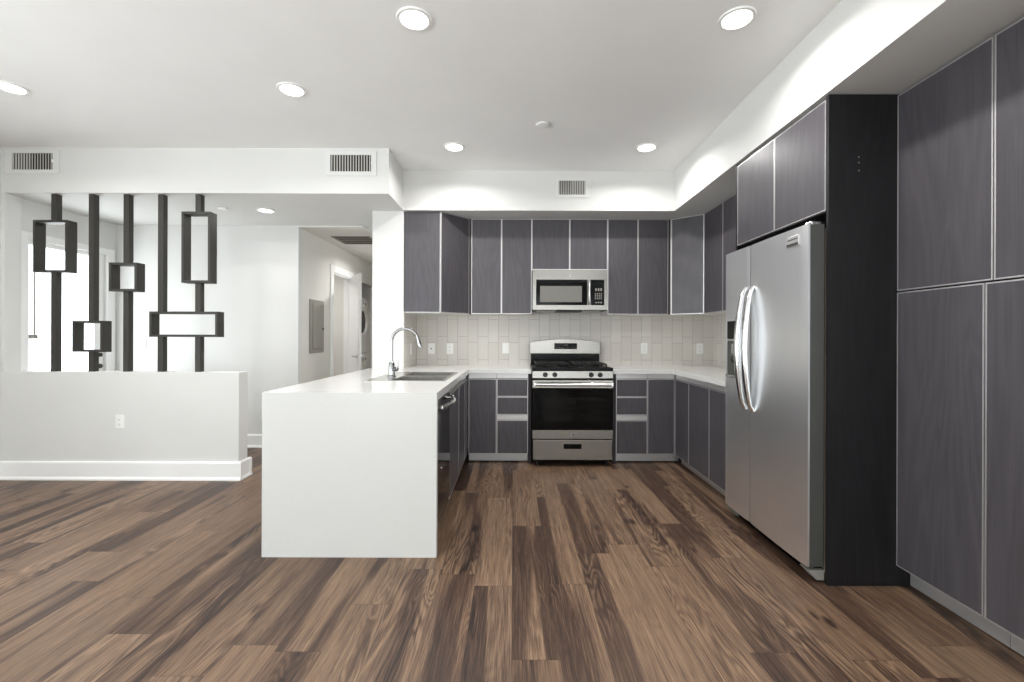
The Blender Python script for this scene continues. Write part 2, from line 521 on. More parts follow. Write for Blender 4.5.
# unseen windows added behind the camera and on both sides to light the room
def window_unit(name, F, wd, ht):
    """F origin at lower corner of the opening, u across, v up, n into the room"""
    mb = MB()
    t = 0.055
    for a in ((0, t), (wd - t, wd), (wd / 2 - 0.03, wd / 2 + 0.03)):
        mb.obox(F, a[0], a[1], 0, ht, -0.07, -0.02)
    mb.obox(F, t, wd - t, 0, t, -0.07, -0.02).obox(F, t, wd - t, ht - t, ht, -0.07, -0.02)
    o = struct(name, mb, 'trim')
    g = obj('pane', MB().obox(F, t, wd - t, t, ht - t, -0.048, -0.042), 'glass', o)
    return o
window_unit('added_window_1', (Vector((-3.6, YR, 0.1)), X, Z, Y), 1.4, 2.4)
window_unit('added_window_2', (Vector((0.0, YR, 0.1)), X, Z, Y), 1.4, 2.4)
window_unit('added_window_3', (Vector((XL, -2.6, 0.15)), Y, Z, X), 4.3, 2.35)

window_unit('added_window_4', (Vector((XR, -0.4, 0.07)), -Y, Z, -X), 3.8, 2.36)

# glazed exterior door in the room behind the divider, with casing, stile and deadbolt
mb = MB()
mb.box(XL, XL + 0.018, 4.01, 4.08, 0, 2.15).box(XL, XL + 0.018, 4.87, 4.965, 0, 2.15).box(XL, XL + 0.018, 4.08, 4.87, 2.085, 2.15)
struct('trim_6', mb, 'trim', 0.004, 'white casing round the glazed exterior door')
mb = MB()
mb.box(XL - 0.06, XL - 0.02, 4.08, 4.11, 0.004, 2.085).box(XL - 0.06, XL - 0.02, 4.76, 4.87, 0.004, 2.085)
mb.box(XL - 0.06, XL - 0.02, 4.11, 4.76, 0.004, 0.16).box(XL - 0.06, XL - 0.02, 4.11, 4.76, 2.045, 2.085)
door1 = struct('door_1', mb, 'trim', 0.003)
obj('pane', MB().box(XL - 0.043, XL - 0.037, 4.11, 4.76, 0.16, 2.045), 'glass', door1)
obj('deadbolt', MB().cyl((XL - 0.02, 4.815, 1.02), (1, 0, 0), 0.022, 0.02), 'dark_plastic', door1, smooth=True)
obj('lever_handle', MB().cyl((XL - 0.02, 4.815, 0.9), (1, 0, 0), 0.024, 0.018).tube([(XL + 0.012, 4.815, 0.9), (XL + 0.02, 4.76, 0.9), (XL + 0.02, 4.70, 0.9)], 0.009), 'dark_plastic', door1, smooth=True)
obj('weather_strip', MB().box(XL - 0.036, XL - 0.028, 4.168, 4.182, 1.22, 2.04).box(XL - 0.036, XL - 0.024, 4.12, 4.20, 1.19, 1.23), 'panel_grey', door1, label='thin grey strip down the glass with a small latch')

# hall door opening: casing, recessed inner door, swung leaf
mb = MB()
c = 0.09
mb.box(HX, HX + 0.018, DY0 - c, DY0, 0, DZ + c).box(HX, HX + 0.018, DY1, DY1 + c, 0, DZ + c).box(HX, HX + 0.018, DY0, DY1, DZ, DZ + c)
struct('trim_7', mb, 'trim', 0.004, 'white casing round the hall door')
mb = MB().box(HX - 0.1, HX, DY0, DY0 + 0.02, 0, DZ).box(HX - 0.1, HX, DY1 - 0.02, DY1, 0, DZ).box(HX - 0.1, HX, DY0 + 0.02, DY1 - 0.02, DZ - 0.02, DZ)
struct('trim_12', mb, 'trim', label='white lining of the hall door opening')
hinge, free = Vector((HX + 0.012, 6.60, 0)), Vector((-1.975, 5.93, 0))
u = (free - hinge).normalized(); nrm = Vector((u.y, -u.x, 0))
if nrm.x > 0: nrm = -nrm
F = (hinge, u, Z, nrm)
LW = (free - hinge).length
d2 = struct('door_2', MB().obox(F, 0.01, LW, 0.012, 2.045, 0, 0.036), 'trim', 0.002, 'white hall door leaf standing ajar')
hm = MB()
for s, off in ((-1, 0.0), (1, 0.036)):
    c0 = hinge + u * (LW - 0.065) + Z * 0.955 + nrm * off
    hm.cyl(c0, nrm * s, 0.026, 0.014)
    c1 = c0 + nrm * s * 0.045
    hm.tube([c0, c1, c1 - u * 0.03, c1 - u * 0.12], 0.0095)
obj('lever_handle', hm, 'handle', d2, smooth=True, label='brushed steel lever handle')
mb = MB()
mb.box(HX - 0.1, HX + 0.004, CY0, CY0 + 0.02, 0, CZ).box(HX - 0.1, HX + 0.004, CY1 - 0.02, CY1, 0, CZ).box(HX - 0.1, HX + 0.004, CY0 + 0.02, CY1 - 0.02, CZ - 0.02, CZ)
struct('trim_8', mb, 'hallwall', label='lining of the laundry closet opening')

# ---------------------------------------------------------------- ceiling lamps
def lamp(loc, label, group, r=0.088, energy=LAMP_W):
    x, y, z = loc
    t = thing('recessed_light', label, 'ceiling light', (x, y, z), group)
    obj('trim_ring', MB().lathe((x, y, z), (0, 0, -1), [(r, 0), (r, 0.004), (r * 0.97, 0.008), (r * 0.80, 0.009), (r * 0.76, 0.003), (r * 0.76, 0)]), 'plate', t, smooth=True)
    obj('lens', MB().cyl((x, y, z - 0.001), (0, 0, -1), r * 0.755, 0.004, 40), 'lamp', t, label='glowing white lens')
    l = bpy.data.lights.new('lamp_light', 'AREA')
    l.shape = 'DISK'; l.size = r * 1.1; l.energy = energy; l.color = (1.0, 0.985, 0.965); l.spread = math.radians(156)
    o = bpy.data.objects.new('lamp_light', l); COL.objects.link(o)
    o.parent = t; o.location = (0, 0, -0.012)
    return t
G = 'recessed ceiling lights'
lamp((-0.50, 3.83, CEIL), 'recessed ceiling light closest to the divider end of the back soffit', G)
lamp((1.12, 3.83, CEIL), 'recessed ceiling light close to the corner of the back and fridge soffits', G)
lamp((-0.50, 2.285, CEIL), 'recessed ceiling light above the front end of the white peninsula', G)
lamp((1.115, 2.275, CEIL), 'recessed ceiling light beside the long soffit, above the fridge', G)
lamp((-1.437, 2.945, CEIL), 'recessed ceiling light before the soffit vent, between peninsula and half wall', G)
lamp((-3.24, 2.93, CEIL), 'recessed ceiling light cut by the picture edge, before the slatted divider', G)
lamp((1.115, 0.73, CEIL), 'added ceiling light out of view near the camera, beside the pantry end of the long soffit', G)  # extra unseen lamp, put in to brighten the pantry fronts
lamp((-2.39, 4.39, SOF), 'recessed light in the lowered ceiling behind the divider', G, 0.082, LAMP_W * 0.25)
lamp((-1.75, 6.25, SOF - 0.016), 'recessed light in the hall ceiling', G, 0.08, LAMP_W * 0.9)
lamp((-3.2, 6.0, SOF), 'recessed light in the small room behind the hall door', G, 0.08, LAMP_W * 1.2)

def cap(loc, label, r=0.05):
    x, y, z = loc
    o = obj('sprinkler_cover', MB().lathe((x, y, z), (0, 0, -1), [(0.0005, 0), (r * 0.8, 0), (r * 0.8, 0.004), (r, 0.006), (r, 0.011), (r * 0.9, 0.0125), (0.0005, 0.013)]), 'ceiling', smooth=True)
    o['label'] = label; o['category'] = 'sprinkler cover'; o['group'] = 'sprinkler cover plates'
cap((0.218, 3.417, CEIL), 'small round cover plate on the kitchen ceiling between two lights')
cap((-2.76, 4.32, SOF), 'small round cover plate on the lowered ceiling beside the tall frame of the divider', 0.042)
cap((-3.28, 4.60, SOF), 'small round cover plate on the lowered ceiling, seen beside the fourth divider post', 0.04)

# ---------------------------------------------------------------- vents
def soffit_vent(label, x0, x1, z0, z1, y, fx0, fx1, fz0, fz1):
    t = thing('air_vent', label, 'vent', ((x0 + x1) / 2, y, (z0 + z1) / 2), 'white air vents on the soffits')
    mb = MB()
    mb.box(fx0, x0, y - 0.008, y, fz0, fz1).box(x1, fx1, y - 0.008, y, fz0, fz1)
    mb.box(x0, x1, y - 0.008, y, fz0, z0).box(x0, x1, y - 0.008, y, z1, fz1)
    obj('frame', mb, 'vent_paint', t, 0.002)
    obj('duct_backing', MB().box(x0, x1, y - 0.0015, y, z0, z1), 'grille_dark', t, label='dark duct behind the blades')
    n = 15
    for i in range(n):
        xc = x0 + (i + 0.5) * (x1 - x0) / n
        a = 0.35 if i < n * 0.45 else -0.2
        F = (Vector((xc, y - 0.0055, z0)), Vector((math.cos(a), math.sin(a), 0)), Z, Vector((-math.sin(a), math.cos(a), 0)))
        obj('blade', MB().obox(F, -0.0048, 0.0048, 0, z1 - z0, -0.0008, 0.0008), 'grille', t)
    obj('damper_lever', MB().box(x1 + 0.004, x1 + 0.014, y - 0.02, y - 0.008, (z0 + z1) / 2 - 0.012, (z0 + z1) / 2 + 0.012), 'plate', t)
soffit_vent('white air vent on the soffit above the slatted divider', -4.26, -3.915, 2.632, 2.772, 3.87, -4.32, -3.86, 2.595, 2.80)
soffit_vent('white air vent on the soffit beside the hall opening', -1.556, -1.21, 2.625, 2.765, 3.87, -1.60, -1.165, 2.588, 2.793)
soffit_vent('small air vent on the soffit above the microwave', 0.437, 0.69, 2.590, 2.725, 4.375, 0.405, 0.735, 2.562, 2.752)

gz = SOF - 0.016
t = thing('return_grille', 'dark slotted return air grille in the hall ceiling', 'vent', (-1.96, 5.68, gz))
mb = MB()
mb.box(-2.19, -2.165, 5.46, 5.90, gz - 0.008, gz).box(-1.75, -1.725, 5.46, 5.90, gz - 0.008, gz)
mb.box(-2.165, -1.75, 5.46, 5.485, gz - 0.008, gz).box(-2.165, -1.75, 5.875, 5.90, gz - 0.008, gz)
obj('frame', mb, 'bronze_grille', t)
obj('duct_backing', MB().box(-2.165, -1.75, 5.485, 5.875, gz - 0.002, gz), 'grille_dark', t)
for i in range(3):
    yc = 5.58 + i * 0.10
    obj('blade', MB().box(-2.165, -1.75, yc - 0.02, yc + 0.02, gz - 0.007, gz - 0.003), 'bronze_grille', t)

# ---------------------------------------------------------------- wall plates
def plate(label, F, kind='duplex', name='wall_outlet', cat='outlet', group='white wall outlets'):
    t = thing(name, label, cat, F[0], group)
    obj('cover_plate', MB().obox(F, -0.036, 0.036, -0.058, 0.058, 0, 0.006), 'plate', t, 0.002)
    if kind == 'duplex':
        for dz in (-0.02, 0.02):
            rc = obj('receptacle', MB().obox(F, -0.016, 0.016, dz - 0.014, dz + 0.014, 0.006, 0.0085), 'plate', t, 0.003)
            obj('slot', MB().obox(F, -0.008, -0.006, dz - 0.002, dz + 0.007, 0.0085, 0.0091).obox(F, 0.006, 0.008, dz - 0.002, dz + 0.007, 0.0085, 0.0091)
                .obox(F, -0.002, 0.002, dz - 0.010, dz - 0.006, 0.0085, 0.0091), 'slot', rc)
    elif kind == 'jack':
        obj('jack', MB().cyl(F[0] + F[3] * 0.006, F[3], 0.008, 0.006, 16), 'slot', t, label='dark round jack')
    else:
        rk = obj('rocker', MB().obox(F, -0.0165, 0.0165, -0.033, 0.033, 0.006, 0.010), 'plate', t, 0.002)
    return t
BY = 4.985
nb = Vector((0, -1, 0))
plate('white wall outlet on the half wall below the slatted divider', (Vector((-3.34, 3.87, 0.492)), X, Z, nb))
plate('white wall plate on the tiled return beside the faucet', (Vector((-1.054, 4.68, 1.095)), Y, Z, X), 'rocker')
plate('white wall plate with a dark jack on the backsplash behind the faucet', (Vector((-0.893, BY, 1.09)), X, Z, nb), 'jack')
plate('white outlet on the backsplash next to the plate with the dark jack', (Vector((-0.691, BY, 1.09)), X, Z, nb))
plate('white rocker switch plate on the backsplash beside the range', (Vector((-0.079, BY, 1.098)), X, Z, nb), 'rocker')
plate('white outlet on the backsplash between range and corner', (Vector((1.436, BY, 1.10)), X, Z, nb))
plate('white outlet on the backsplash nearest the fridge', (Vector((2.044, BY, 1.10)), X, Z, nb))
plate('white light switch on the wall behind the divider', (Vector((-4.06, 5.0, 1.13)), X, Z, nb), 'rocker', 'light_switch', 'light switch', 'white wall switches')

# ---------------------------------------------------------------- slatted divider on the half wall
def frame_mb(x0, x1, z0, z1):
    y0, y1, q = 3.885, 3.975, 0.021
    return (MB().box(x0, x0 + q, y0, y1, z0, z1).box(x1 - q, x1, y0, y1, z0, z1)
            .box(x0 + q, x1 - q, y0, y1, z0, z0 + q).box(x0 + q, x1 - q, y0, y1, z1 - q, z1))
def cut_post(t, x, gaps):
    """a post interrupted where a box frame sits on it"""
    z = 0.914
    for a, b in sorted(gaps) + [(SOF, SOF)]:
        obj('post', MB().box(x, x + 0.047, 3.905, 3.955, z, a), 'screen_face', t, 0.001); z = b
GP = 'dark divider posts on the half wall'
zz = lambda py: 1.231 - (py - 336.0) / 117.1
b1 = (zz(273.7), zz(221.3)); b3 = (zz(292.5), zz(263.7)); b5 = (zz(283.7), zz(212.5)); b4 = (zz(353.5), zz(322.0)); bw = (zz(338.0), zz(312.5))
t = thing('divider_post', 'dark divider post with a tall open frame high up, nearest the glazed door', 'divider post', (-3.945, 3.93, 0.914), GP)
cut_post(t, -3.968, [b1]); obj('box_frame', frame_mb(-4.103, -3.808, *b1), 'screen_face', t, 0.001)
t = thing('divider_post', 'dark divider post with a small square frame low down', 'divider post', (-3.62, 3.93, 0.914), GP)
cut_post(t, -3.645, [b4]); obj('box_frame', frame_mb(-3.766, -3.505, *b4), 'screen_face', t, 0.001)
t = thing('divider_post', 'dark divider post with a small square frame halfway up', 'divider post', (-3.323, 3.93, 0.914), GP)
cut_post(t, -3.347, [b3]); obj('box_frame', frame_mb(-3.454, -3.215, *b3), 'screen_face', t, 0.001)
t = thing('divider_post_pair', 'two dark divider posts joined by a wide frame, one with a tall frame above', 'divider post', (-2.87, 3.93, 0.914), GP)
cut_post(t, -3.051, [bw]); cut_post(t, -2.73, [bw, b5])
obj('box_frame', frame_mb(-2.835, -2.588, *b5), 'screen_face', t, 0.001); obj('box_frame', frame_mb(-3.108, -2.524, *bw), 'screen_face', t, 0.001)

# ---------------------------------------------------------------- hall: electrical panel, washer, dryer
t = thing('electrical_panel', 'grey electrical panel on the hall wall', 'electrical panel', (HX, 5.46, 1.34))
obj('cover', MB().box(HX, HX + 0.012, 5.264, 5.652, 1.023, 1.653), 'panel_grey', t, 0.003)
dr = obj('door', MB().box(HX + 0.012, HX + 0.020, 5.33, 5.635, 1.07, 1.61), 'panel_grey', t, 0.003)
obj('latch', MB().cyl((HX + 0.020, 5.60, 1.31), (1, 0, 0), 0.014, 0.008, 20), 'dark_plastic', dr, label='black round latch')

def laundry(name, label, cat, z0, z1, zc, r, top_panel):
    xf, y0, y1 = HX - 0.13, 7.10, 7.78
    yc = (y0 + y1) / 2
    t = thing(name, label, cat, (xf - 0.3, yc, z0))
    obj('body', MB().box(xf - 0.6, xf, y0, y1, z0 + 0.005, z1), 'washer_white', t, 0.015)
    dr = obj('door', MB().lathe((xf, yc, zc), (1, 0, 0), [(r * 0.68, 0), (r, 0), (r, 0.02), (r * 0.95, 0.045), (r * 0.75, 0.045), (r * 0.68, 0.02)]), 'washer_white', t, smooth=True)
    obj('door_glass', MB().cyl((xf + 0.001, yc, zc), (1, 0, 0), r * 0.67, 0.018, 36), 'black_gloss', dr, label='dark round glass')
    zp = z1 - 0.09 if top_panel else z0 + 0.05
    p = obj('control_panel', MB().box(xf, xf + 0.012, y0 + 0.02, y1 - 0.02, zp - 0.05, zp + 0.06), 'washer_white', t, 0.004)
    obj('dial', MB().cyl((xf + 0.012, yc, zp), (1, 0, 0), 0.03, 0.025, 24), 'grille', p, smooth=True)
    for k in (-2, -1, 1, 2):
        obj('button', MB().cyl((xf + 0.012, yc + k * 0.1, zp), (1, 0, 0), 0.012, 0.008, 16), 'dark_print', p)
    return t
laundry('washer', 'white front loading washer at the bottom of the hall closet', 'washer', 0.0, 0.93, 0.47, 0.24, True)
laundry('dryer', 'white dryer with round dark door stacked in the hall closet', 'dryer', 0.93, 1.85, 1.452, 0.27, True)

# ---------------------------------------------------------------- countertops and backsplash
SB, ST = 0.868, 0.914
sx0, sx1, sy0, sy1 = -1.005, -0.487, 3.18, 3.93      # sink cut-out
t = thing('countertop', 'white quartz worktop of the peninsula with a waterfall end', 'countertop', (-0.9, 2.54, 0.0))
mb = MB()
mb.box(-1.39, -0.4216, 2.523, sy0, SB, ST).box(-1.39, sx0, sy0, sy1, SB, ST).box(sx1, -0.4216, sy0, sy1, SB, ST)
mb.box(-1.39, -0.4216, sy1, 4.375, SB, ST).box(-1.39, -1.06, 4.375, 4.399, SB, ST).box(-1.0545, 0.178, 4.375, BY - 0.001, SB, ST)
obj('slab', mb, 'quartz', t)
obj('waterfall_panel', MB().box(-1.39, -0.4216, 2.523, 2.563, 0.0, SB), 'quartz', t)
obj('rear_panel', MB().box(-1.10, -1.082, 2.563, 4.395, 0.0, SB), 'trim', t)
t = thing('countertop', 'white quartz worktop running from the range round the corner to the fridge', 'countertop', (1.3, 4.7, SB))
obj('slab', MB().box(0.966, 2.188, 4.375, BY - 0.001, SB, ST).box(1.54, 2.188, 3.20, 4.375, SB, ST), 'quartz', t)
mb = MB().box(-1.06, XR, BY, 4.99, 0.86, 1.95)
struct('trim_9', mb, 'tile', label='vertical stacked greige tile backsplash on the back wall')
struct('trim_10', MB().box(-1.06, -1.055, 4.402, BY, 0.914, 1.46), 'tile', label='tiled return beside the sink')
struct('trim_11', MB().box(XR - 0.005, XR, 3.20, BY, 0.914, 1.46), 'tile', label='tiled return beside the fridge')

# ---------------------------------------------------------------- cabinet fronts
EB = 0.0058
def front(parent, F, w_, h_, name='door', th=0.019, mat='veneer'):
    """slab front with satin metal edge band; F origin = lower left corner on the front's back face"""
    g = 0.0015
    d = obj(name, MB().obox(F, g + EB, w_ - g - EB, g + EB, h_ - g - EB, 0, th), mat, parent)
    mb = MB()
    mb.obox(F, g, g + EB, g, h_ - g, 0, th + 0.001).obox(F, w_ - g - EB, w_ - g, g, h_ - g, 0, th + 0.001)
    mb.obox(F, g + EB, w_ - g - EB, g, g + EB, 0, th + 0.001).obox(F, g + EB, w_ - g - EB, h_ - g - EB, h_ - g, 0, th + 0.001)
    obj('edge_band', mb, 'alu', d, label='pale satin metal edging')
    return d

UB, UT = 1.456, 2.434
UY = 4.671
GU = 'dark upper cabinets'
# corner cabinet beside the pillar, diagonal door
t = thing('upper_cabinet', 'dark corner upper cabinet with diagonal door beside the white pillar', 'cabinet', (-0.85, 4.98, UB), GU)
A, B = Vector((-0.70, 4.412, 0)), Vector((-0.452, UY, 0))
ud = (B - A).normalized(); nd = Vector((ud.y, -ud.x, 0))
ia, ib = A - nd * 0.02, B - nd * 0.02
obj('body', MB().prism([(-1.053, BY - 0.001), (-1.053, 4.431), (ia.x - 0.002, 4.431), (ia.x, ia.y + 0.002), (ib.x, ib.y), (-0.453, UY + 0.03), (-0.453, BY - 0.001)], UB, UT), 'carcass', t)
obj('end_panel', MB().box(-1.053, -0.712, 4.412, 4.43, UB + 0.006, UT), 'veneer', t)
obj('edge_band', MB().box(-1.053, -0.712, 4.4115, 4.43, UB, UB + 0.006).box(-0.712, -0.704, 4.4115, 4.43, UB, UT), 'alu', t, label='pale satin metal edging')
front(t, (A - nd * 0.019 + Z * UB, ud, Z, nd), (B - A).length, UT - UB)

def back_upper(label, x0, x1, z0, n=2, filler=None):
    t = thing('upper_cabinet', label, 'cabinet', ((x0 + x1) / 2, BY, z0), GU)
    obj('body', MB().box(x0 + 0.001, x1 - 0.001, UY + 0.0195, BY - 0.001, z0, UT), 'carcass', t)
    wd = (x1 - x0) / n
    for i in range(n):
        front(t, (Vector((x0 + i * wd, UY + 0.019, z0)), X, Z, nb), wd, UT - z0)
    if filler:
        obj('filler_strip', MB().box(filler[0], filler[1], UY + 0.004, UY + 0.02, z0, UT), 'filler', t)
    return t
back_upper('dark two door upper cabinet between the corner cabinet and the microwave', -0.43, 0.190, UB, 2, (-0.45, -0.431))
back_upper('short dark two door upper cabinet above the microwave', 0.190, 0.969, 1.912)
back_upper('dark two door upper cabinet between microwave and fridge side corner', 0.969, 1.592, UB, 2, (1.593, 1.612))
t = thing('upper_cabinet', 'dark corner upper cabinet with a brighter diagonal door near the fridge', 'cabinet', (1.9, 4.98, UB), GU)
A, B = Vector((1.622, UY, 0)), Vector((1.868, 4.455, 0))
ud = (B - A).normalized(); nd = Vector((ud.y, -ud.x, 0))
ia, ib = A - nd * 0.02, B - nd * 0.02
obj('body', MB().prism([(1.614, BY - 0.001), (1.614, UY + 0.022), (ia.x, ia.y), (ib.x, ib.y), (1.89, 4.458), (2.184, 4.458), (2.184, BY - 0.001)], UB, UT), 'carcass', t)
front(t, (A - nd * 0.019 + Z * UB, ud, Z, nd), (B - A).length, UT - UB)

nl = Vector((-1, 0, 0))
def side_upper(label, y_far, y_near, n):
    t = thing('upper_cabinet', label, 'cabinet', (2.18, (y_far + y_near) / 2, UB), GU)
    obj('body', MB().box(1.8895, 2.184, y_near + 0.001, y_far - 0.001, UB, UT), 'carcass', t)
    wd = (y_far - y_near) / n
    for i in range(n):
        front(t, (Vector((1.889, y_far - i * wd, UB)), -Y, Z, nl), wd, UT - UB)
side_upper('dark single door upper cabinet between diagonal corner cabinet and fridge', 4.452, 4.062, 1)
side_upper('dark upper cabinet half hidden behind the fridge cabinet', 4.060, 3.20, 2)

# base cabinets -----------------------------------------------------------
CY = 4.395            # face plane of the back run
GB = 'dark base cabinets'
DT, DB = 0.818, 0.091
def toe_mb(F, w_):
    return MB().obox(F, 0, w_, 0.012, 0.088, -0.075, -0.06)
def base_shell(t, F, w_, depth, bz=0.088, toe_w=None):
    """carcass, top rail and toe kick; F origin at floor on the face plane"""
    obj('body', MB().obox(F, 0.001, w_ - 0.001, bz, SB - 0.001, -depth, -0.0205), 'filler', t)
    obj('top_rail', MB().obox(F, 0.001, w_ - 0.001, DT + 0.004, SB - 0.004, -0.0203, -0.006), 'alu', t, label='pale satin metal finger rail')
    obj('toe_kick', toe_mb(F, toe_w or w_), 'toe', t, label='metal toe kick')
def base_front(t, F, a, b, z0, z1, name='door'):
    o, u, v, n = F
    return front(t, (o + u * a + v * z0 - n * 0.0195, u, v, n), b - a, z1 - z0, name)
def drawers(t, F, w_):
    base_front(t, F, 0, w_, 0.645, DT, 'drawer')
    base_front(t, F, 0, w_, 0.470, 0.643, 'drawer')
    obj('finger_rail', MB().obox(F, 0.002, w_ - 0.002, 0.421, 0.467, -0.0203, -0.002), 'alu', t, label='pale satin metal finger rail')
    base_front(t, F, 0, w_, DB, 0.418, 'drawer')

F = (Vector((-0.428, CY, 0)), X, Z, nb)
t = thing('base_cabinet', 'dark single door base cabinet in the corner by the dishwasher run', 'cabinet', (-0.29, 4.9, 0), GB)
base_shell(t, F, 0.272, 0.585); base_front(t, F, 0, 0.272, DB, DT)
F = (Vector((-0.155, CY, 0)), X, Z, nb)
t = thing('base_cabinet', 'dark three drawer base cabinet on the sink side of the range', 'cabinet', (0.0, 4.9, 0), GB)
base_shell(t, F, 0.303, 0.585); drawers(t, F, 0.303)
obj('side_panel', MB().box(0.149, 0.178, CY + 0.001, 4.97, 0, SB - 0.001), 'filler', t)
F = (Vector((0.997, CY, 0)), X, Z, nb)
t = thing('base_cabinet', 'dark three drawer base cabinet on the fridge side of the range', 'cabinet', (1.15, 4.9, 0), GB)
base_shell(t, F, 0.303, 0.585); drawers(t, F, 0.303)
obj('side_panel', MB().box(0.966, 0.996, CY + 0.001, 4.97, 0, SB - 0.001), 'filler', t)
F = (Vector((1.301, CY, 0)), X, Z, nb)
t = thing('base_cabinet', 'dark single door base cabinet in the corner nearest the fridge', 'cabinet', (1.43, 4.9, 0), GB)
base_shell(t, F, 0.262, 0.585, toe_w=0.322); base_front(t, F, 0, 0.262, DB, DT)
obj('filler_strip', MB().box(1.5635, 1.579, CY + 0.002, CY + 0.018, DB, SB - 0.001), 'alu', t)
# run below the side worktop, faces toward the sink
def side_base(label, y_far, y_near, n):
    F = (Vector((1.562, y_far, 0)), -Y, Z, nl)
    t = thing('base_cabinet', label, 'cabinet', (2.1, (y_far + y_near) / 2, 0), GB)
    wd = y_far - y_near
    base_shell(t, F, wd, 0.61)
    for i in range(n):
        base_front(t, F, i * wd / n, (i + 1) * wd / n, DB, DT)
side_base('dark narrow base cabinet turning the corner toward the fridge', 4.372, 4.042, 1)
side_base('dark two door base cabinet next to the fridge', 4.040, 3.20, 2)
# sink run under the peninsula, faces toward the fridge
F = (Vector((-0.440, 3.173, 0)), Y, Z, X)
t = thing('base_cabinet', 'dark two door sink base cabinet in the peninsula', 'cabinet', (-0.8, 3.6, 0), GB)
obj('body', MB().box(-1.078, -1.01, 3.175, 4.17, 0.088, SB - 0.001).box(-1.01, -0.4605, 3.175, 3.182, 0.088, SB - 0.001).box(-1.01, -0.4605, 4.155, 4.17, 0.088, SB - 0.001)
    .box(-1.01, -0.4605, 3.182, 4.155, 0.088, 0.105), 'filler', t)
obj('top_rail', MB().obox(F, 0.001, 0.996, DT + 0.004, SB - 0.004, -0.0203, -0.006), 'alu', t, label='pale satin metal finger rail')
obj('toe_kick', toe_mb(F, 0.996), 'toe', t)
base_front(t, F, 0, 0.545, DB, DT); base_front(t, F, 0.545, 0.997, DB, DT)
F = (Vector((-0.440, 4.171, 0)), Y, Z, X)
t = thing('base_cabinet', 'dark narrow corner filler cabinet at the inner end of the peninsula', 'cabinet', (-0.8, 4.28, 0), GB)
base_shell(t, F, 0.20, 0.60); base_front(t, F, 0, 0.20, DB, DT)

# dishwasher -----------------------------------------------------------
t = thing('dishwasher', 'black dishwasher with a curved steel handle in the peninsula', 'dishwasher', (-0.75, 2.87, 0))
obj('body', MB().box(-1.05, -0.475, 2.570, 3.171, 0.02, SB - 0.003), 'dark_plastic', t)
dr = obj('door', MB().box(-0.474, -0.438, 2.572, 3.169, 0.115, 0.845), 'black_gloss', t, 0.004)
hp = []
for i in range(15):
    k = i / 14
    hp.append((-0.415 + 0.040 * math.sin(math.pi * k), 2.63 + 0.49 * k, 0.812))
hm = MB().tube(hp, 0.0135, 14)
hm.cyl((-0.440, 2.64, 0.812), (1, 0, 0), 0.015, 0.035, 18).cyl((-0.440, 3.11, 0.812), (1, 0, 0), 0.015, 0.035, 18)
obj('handle', hm, 'handle', dr, smooth=True, label='curved polished steel handle')
obj('toe_kick', MB().box(-0.52, -0.50, 2.572, 3.169, 0.004, 0.112), 'black_enamel', t)
obj('vent_badge', MB().cyl((-0.438, 2.80, 0.42), (1, 0, 0), 0.008, 0.003, 18), 'handle', dr, label='small round silver badge')

# sink and faucet --------------------------------------------------------
t = thing('sink', 'stainless double bowl sink set into the peninsula worktop', 'sink', (-0.745, 3.555, ST))
rx0, rx1, ry0, ry1 = -1.03, -0.472, 3.155, 3.945
bx0, bx1 = -0.855, -0.50
bw_ = [(3.185, 3.525), (3.575, 3.915)]
mb = MB()
zt, zb = 0.918, 0.9145
mb.box(rx0, bx0, ry0, ry1, zb, zt).box(bx1, rx1, ry0, ry1, zb, zt)
mb.box(bx0, bx1, ry0, bw_[0][0], zb, zt).box(bx0, bx1, bw_[0][1], bw_[1][0], zb, zt).box(bx0, bx1, bw_[1][1], ry1, zb, zt)
obj('rim', mb, 'sink', t)
for y0, y1 in bw_:
    mb = MB(); q = 0.002; fl = 0.74
    mb.box(bx0 - q, bx0, y0 - q, y1 + q, fl, zb).box(bx1, bx1 + q, y0 - q, y1 + q, fl, zb)
    mb.box(bx0, bx1, y0 - q, y0, fl, zb).box(bx0, bx1, y1, y1 + q, fl, zb).box(bx0, bx1, y0, y1, fl - q, fl)
    b = obj('bowl', mb, 'sink', t)
    obj('drain', MB().lathe(((bx0 + bx1) / 2, (y0 + y1) / 2, fl), (0, 0, 1), [(0.015, 0.0005), (0.045, 0.0005), (0.045, 0.004), (0.03, 0.002), (0.015, 0.002)]), 'chrome', b, smooth=True)
fx, fy = -0.925, 3.47
t = thing('faucet', 'chrome gooseneck faucet standing on the sink rim', 'faucet', (fx, fy, zt))
obj('base', MB().lathe((fx, fy, zt), (0, 0, 1), [(0.0005, 0), (0.034, 0), (0.034, 0.006), (0.026, 0.014), (0.023, 0.05), (0.022, 0.10), (0.0135, 0.115), (0.0005, 0.115)]), 'chrome', t, smooth=True)
sp = [(fx, fy, 1.02), (fx, fy, 1.10), (fx, fy, 1.185)]
for i in range(1, 17):
    a = math.pi * (1 - i / 16 * 0.94)
    sp.append((fx + 0.102 + 0.102 * math.cos(a), fy - 0.004 * i / 16, 1.185 + 0.100 * math.sin(a)))
e = Vector(sp[-1]); dr_ = (e - Vector(sp[-2])).normalized()
sp += [tuple(e + dr_ * 0.02)]
obj('spout', MB().tube(sp, 0.0115, 18), 'chrome', t, smooth=True)
e2 = Vector(sp[-1])
obj('spray_head', MB().tube([e2 - dr_ * 0.012, e2 + dr_ * 0.01, e2 + dr_ * 0.045], [0.0125, 0.0145, 0.013], 18), 'chrome', t, smooth=True)
lv = obj('valve', MB().cyl((fx + 0.01, fy - 0.004, zt + 0.055), (0.8, -0.6, 0.12), 0.017, 0.05, 20), 'chrome', t, smooth=True)
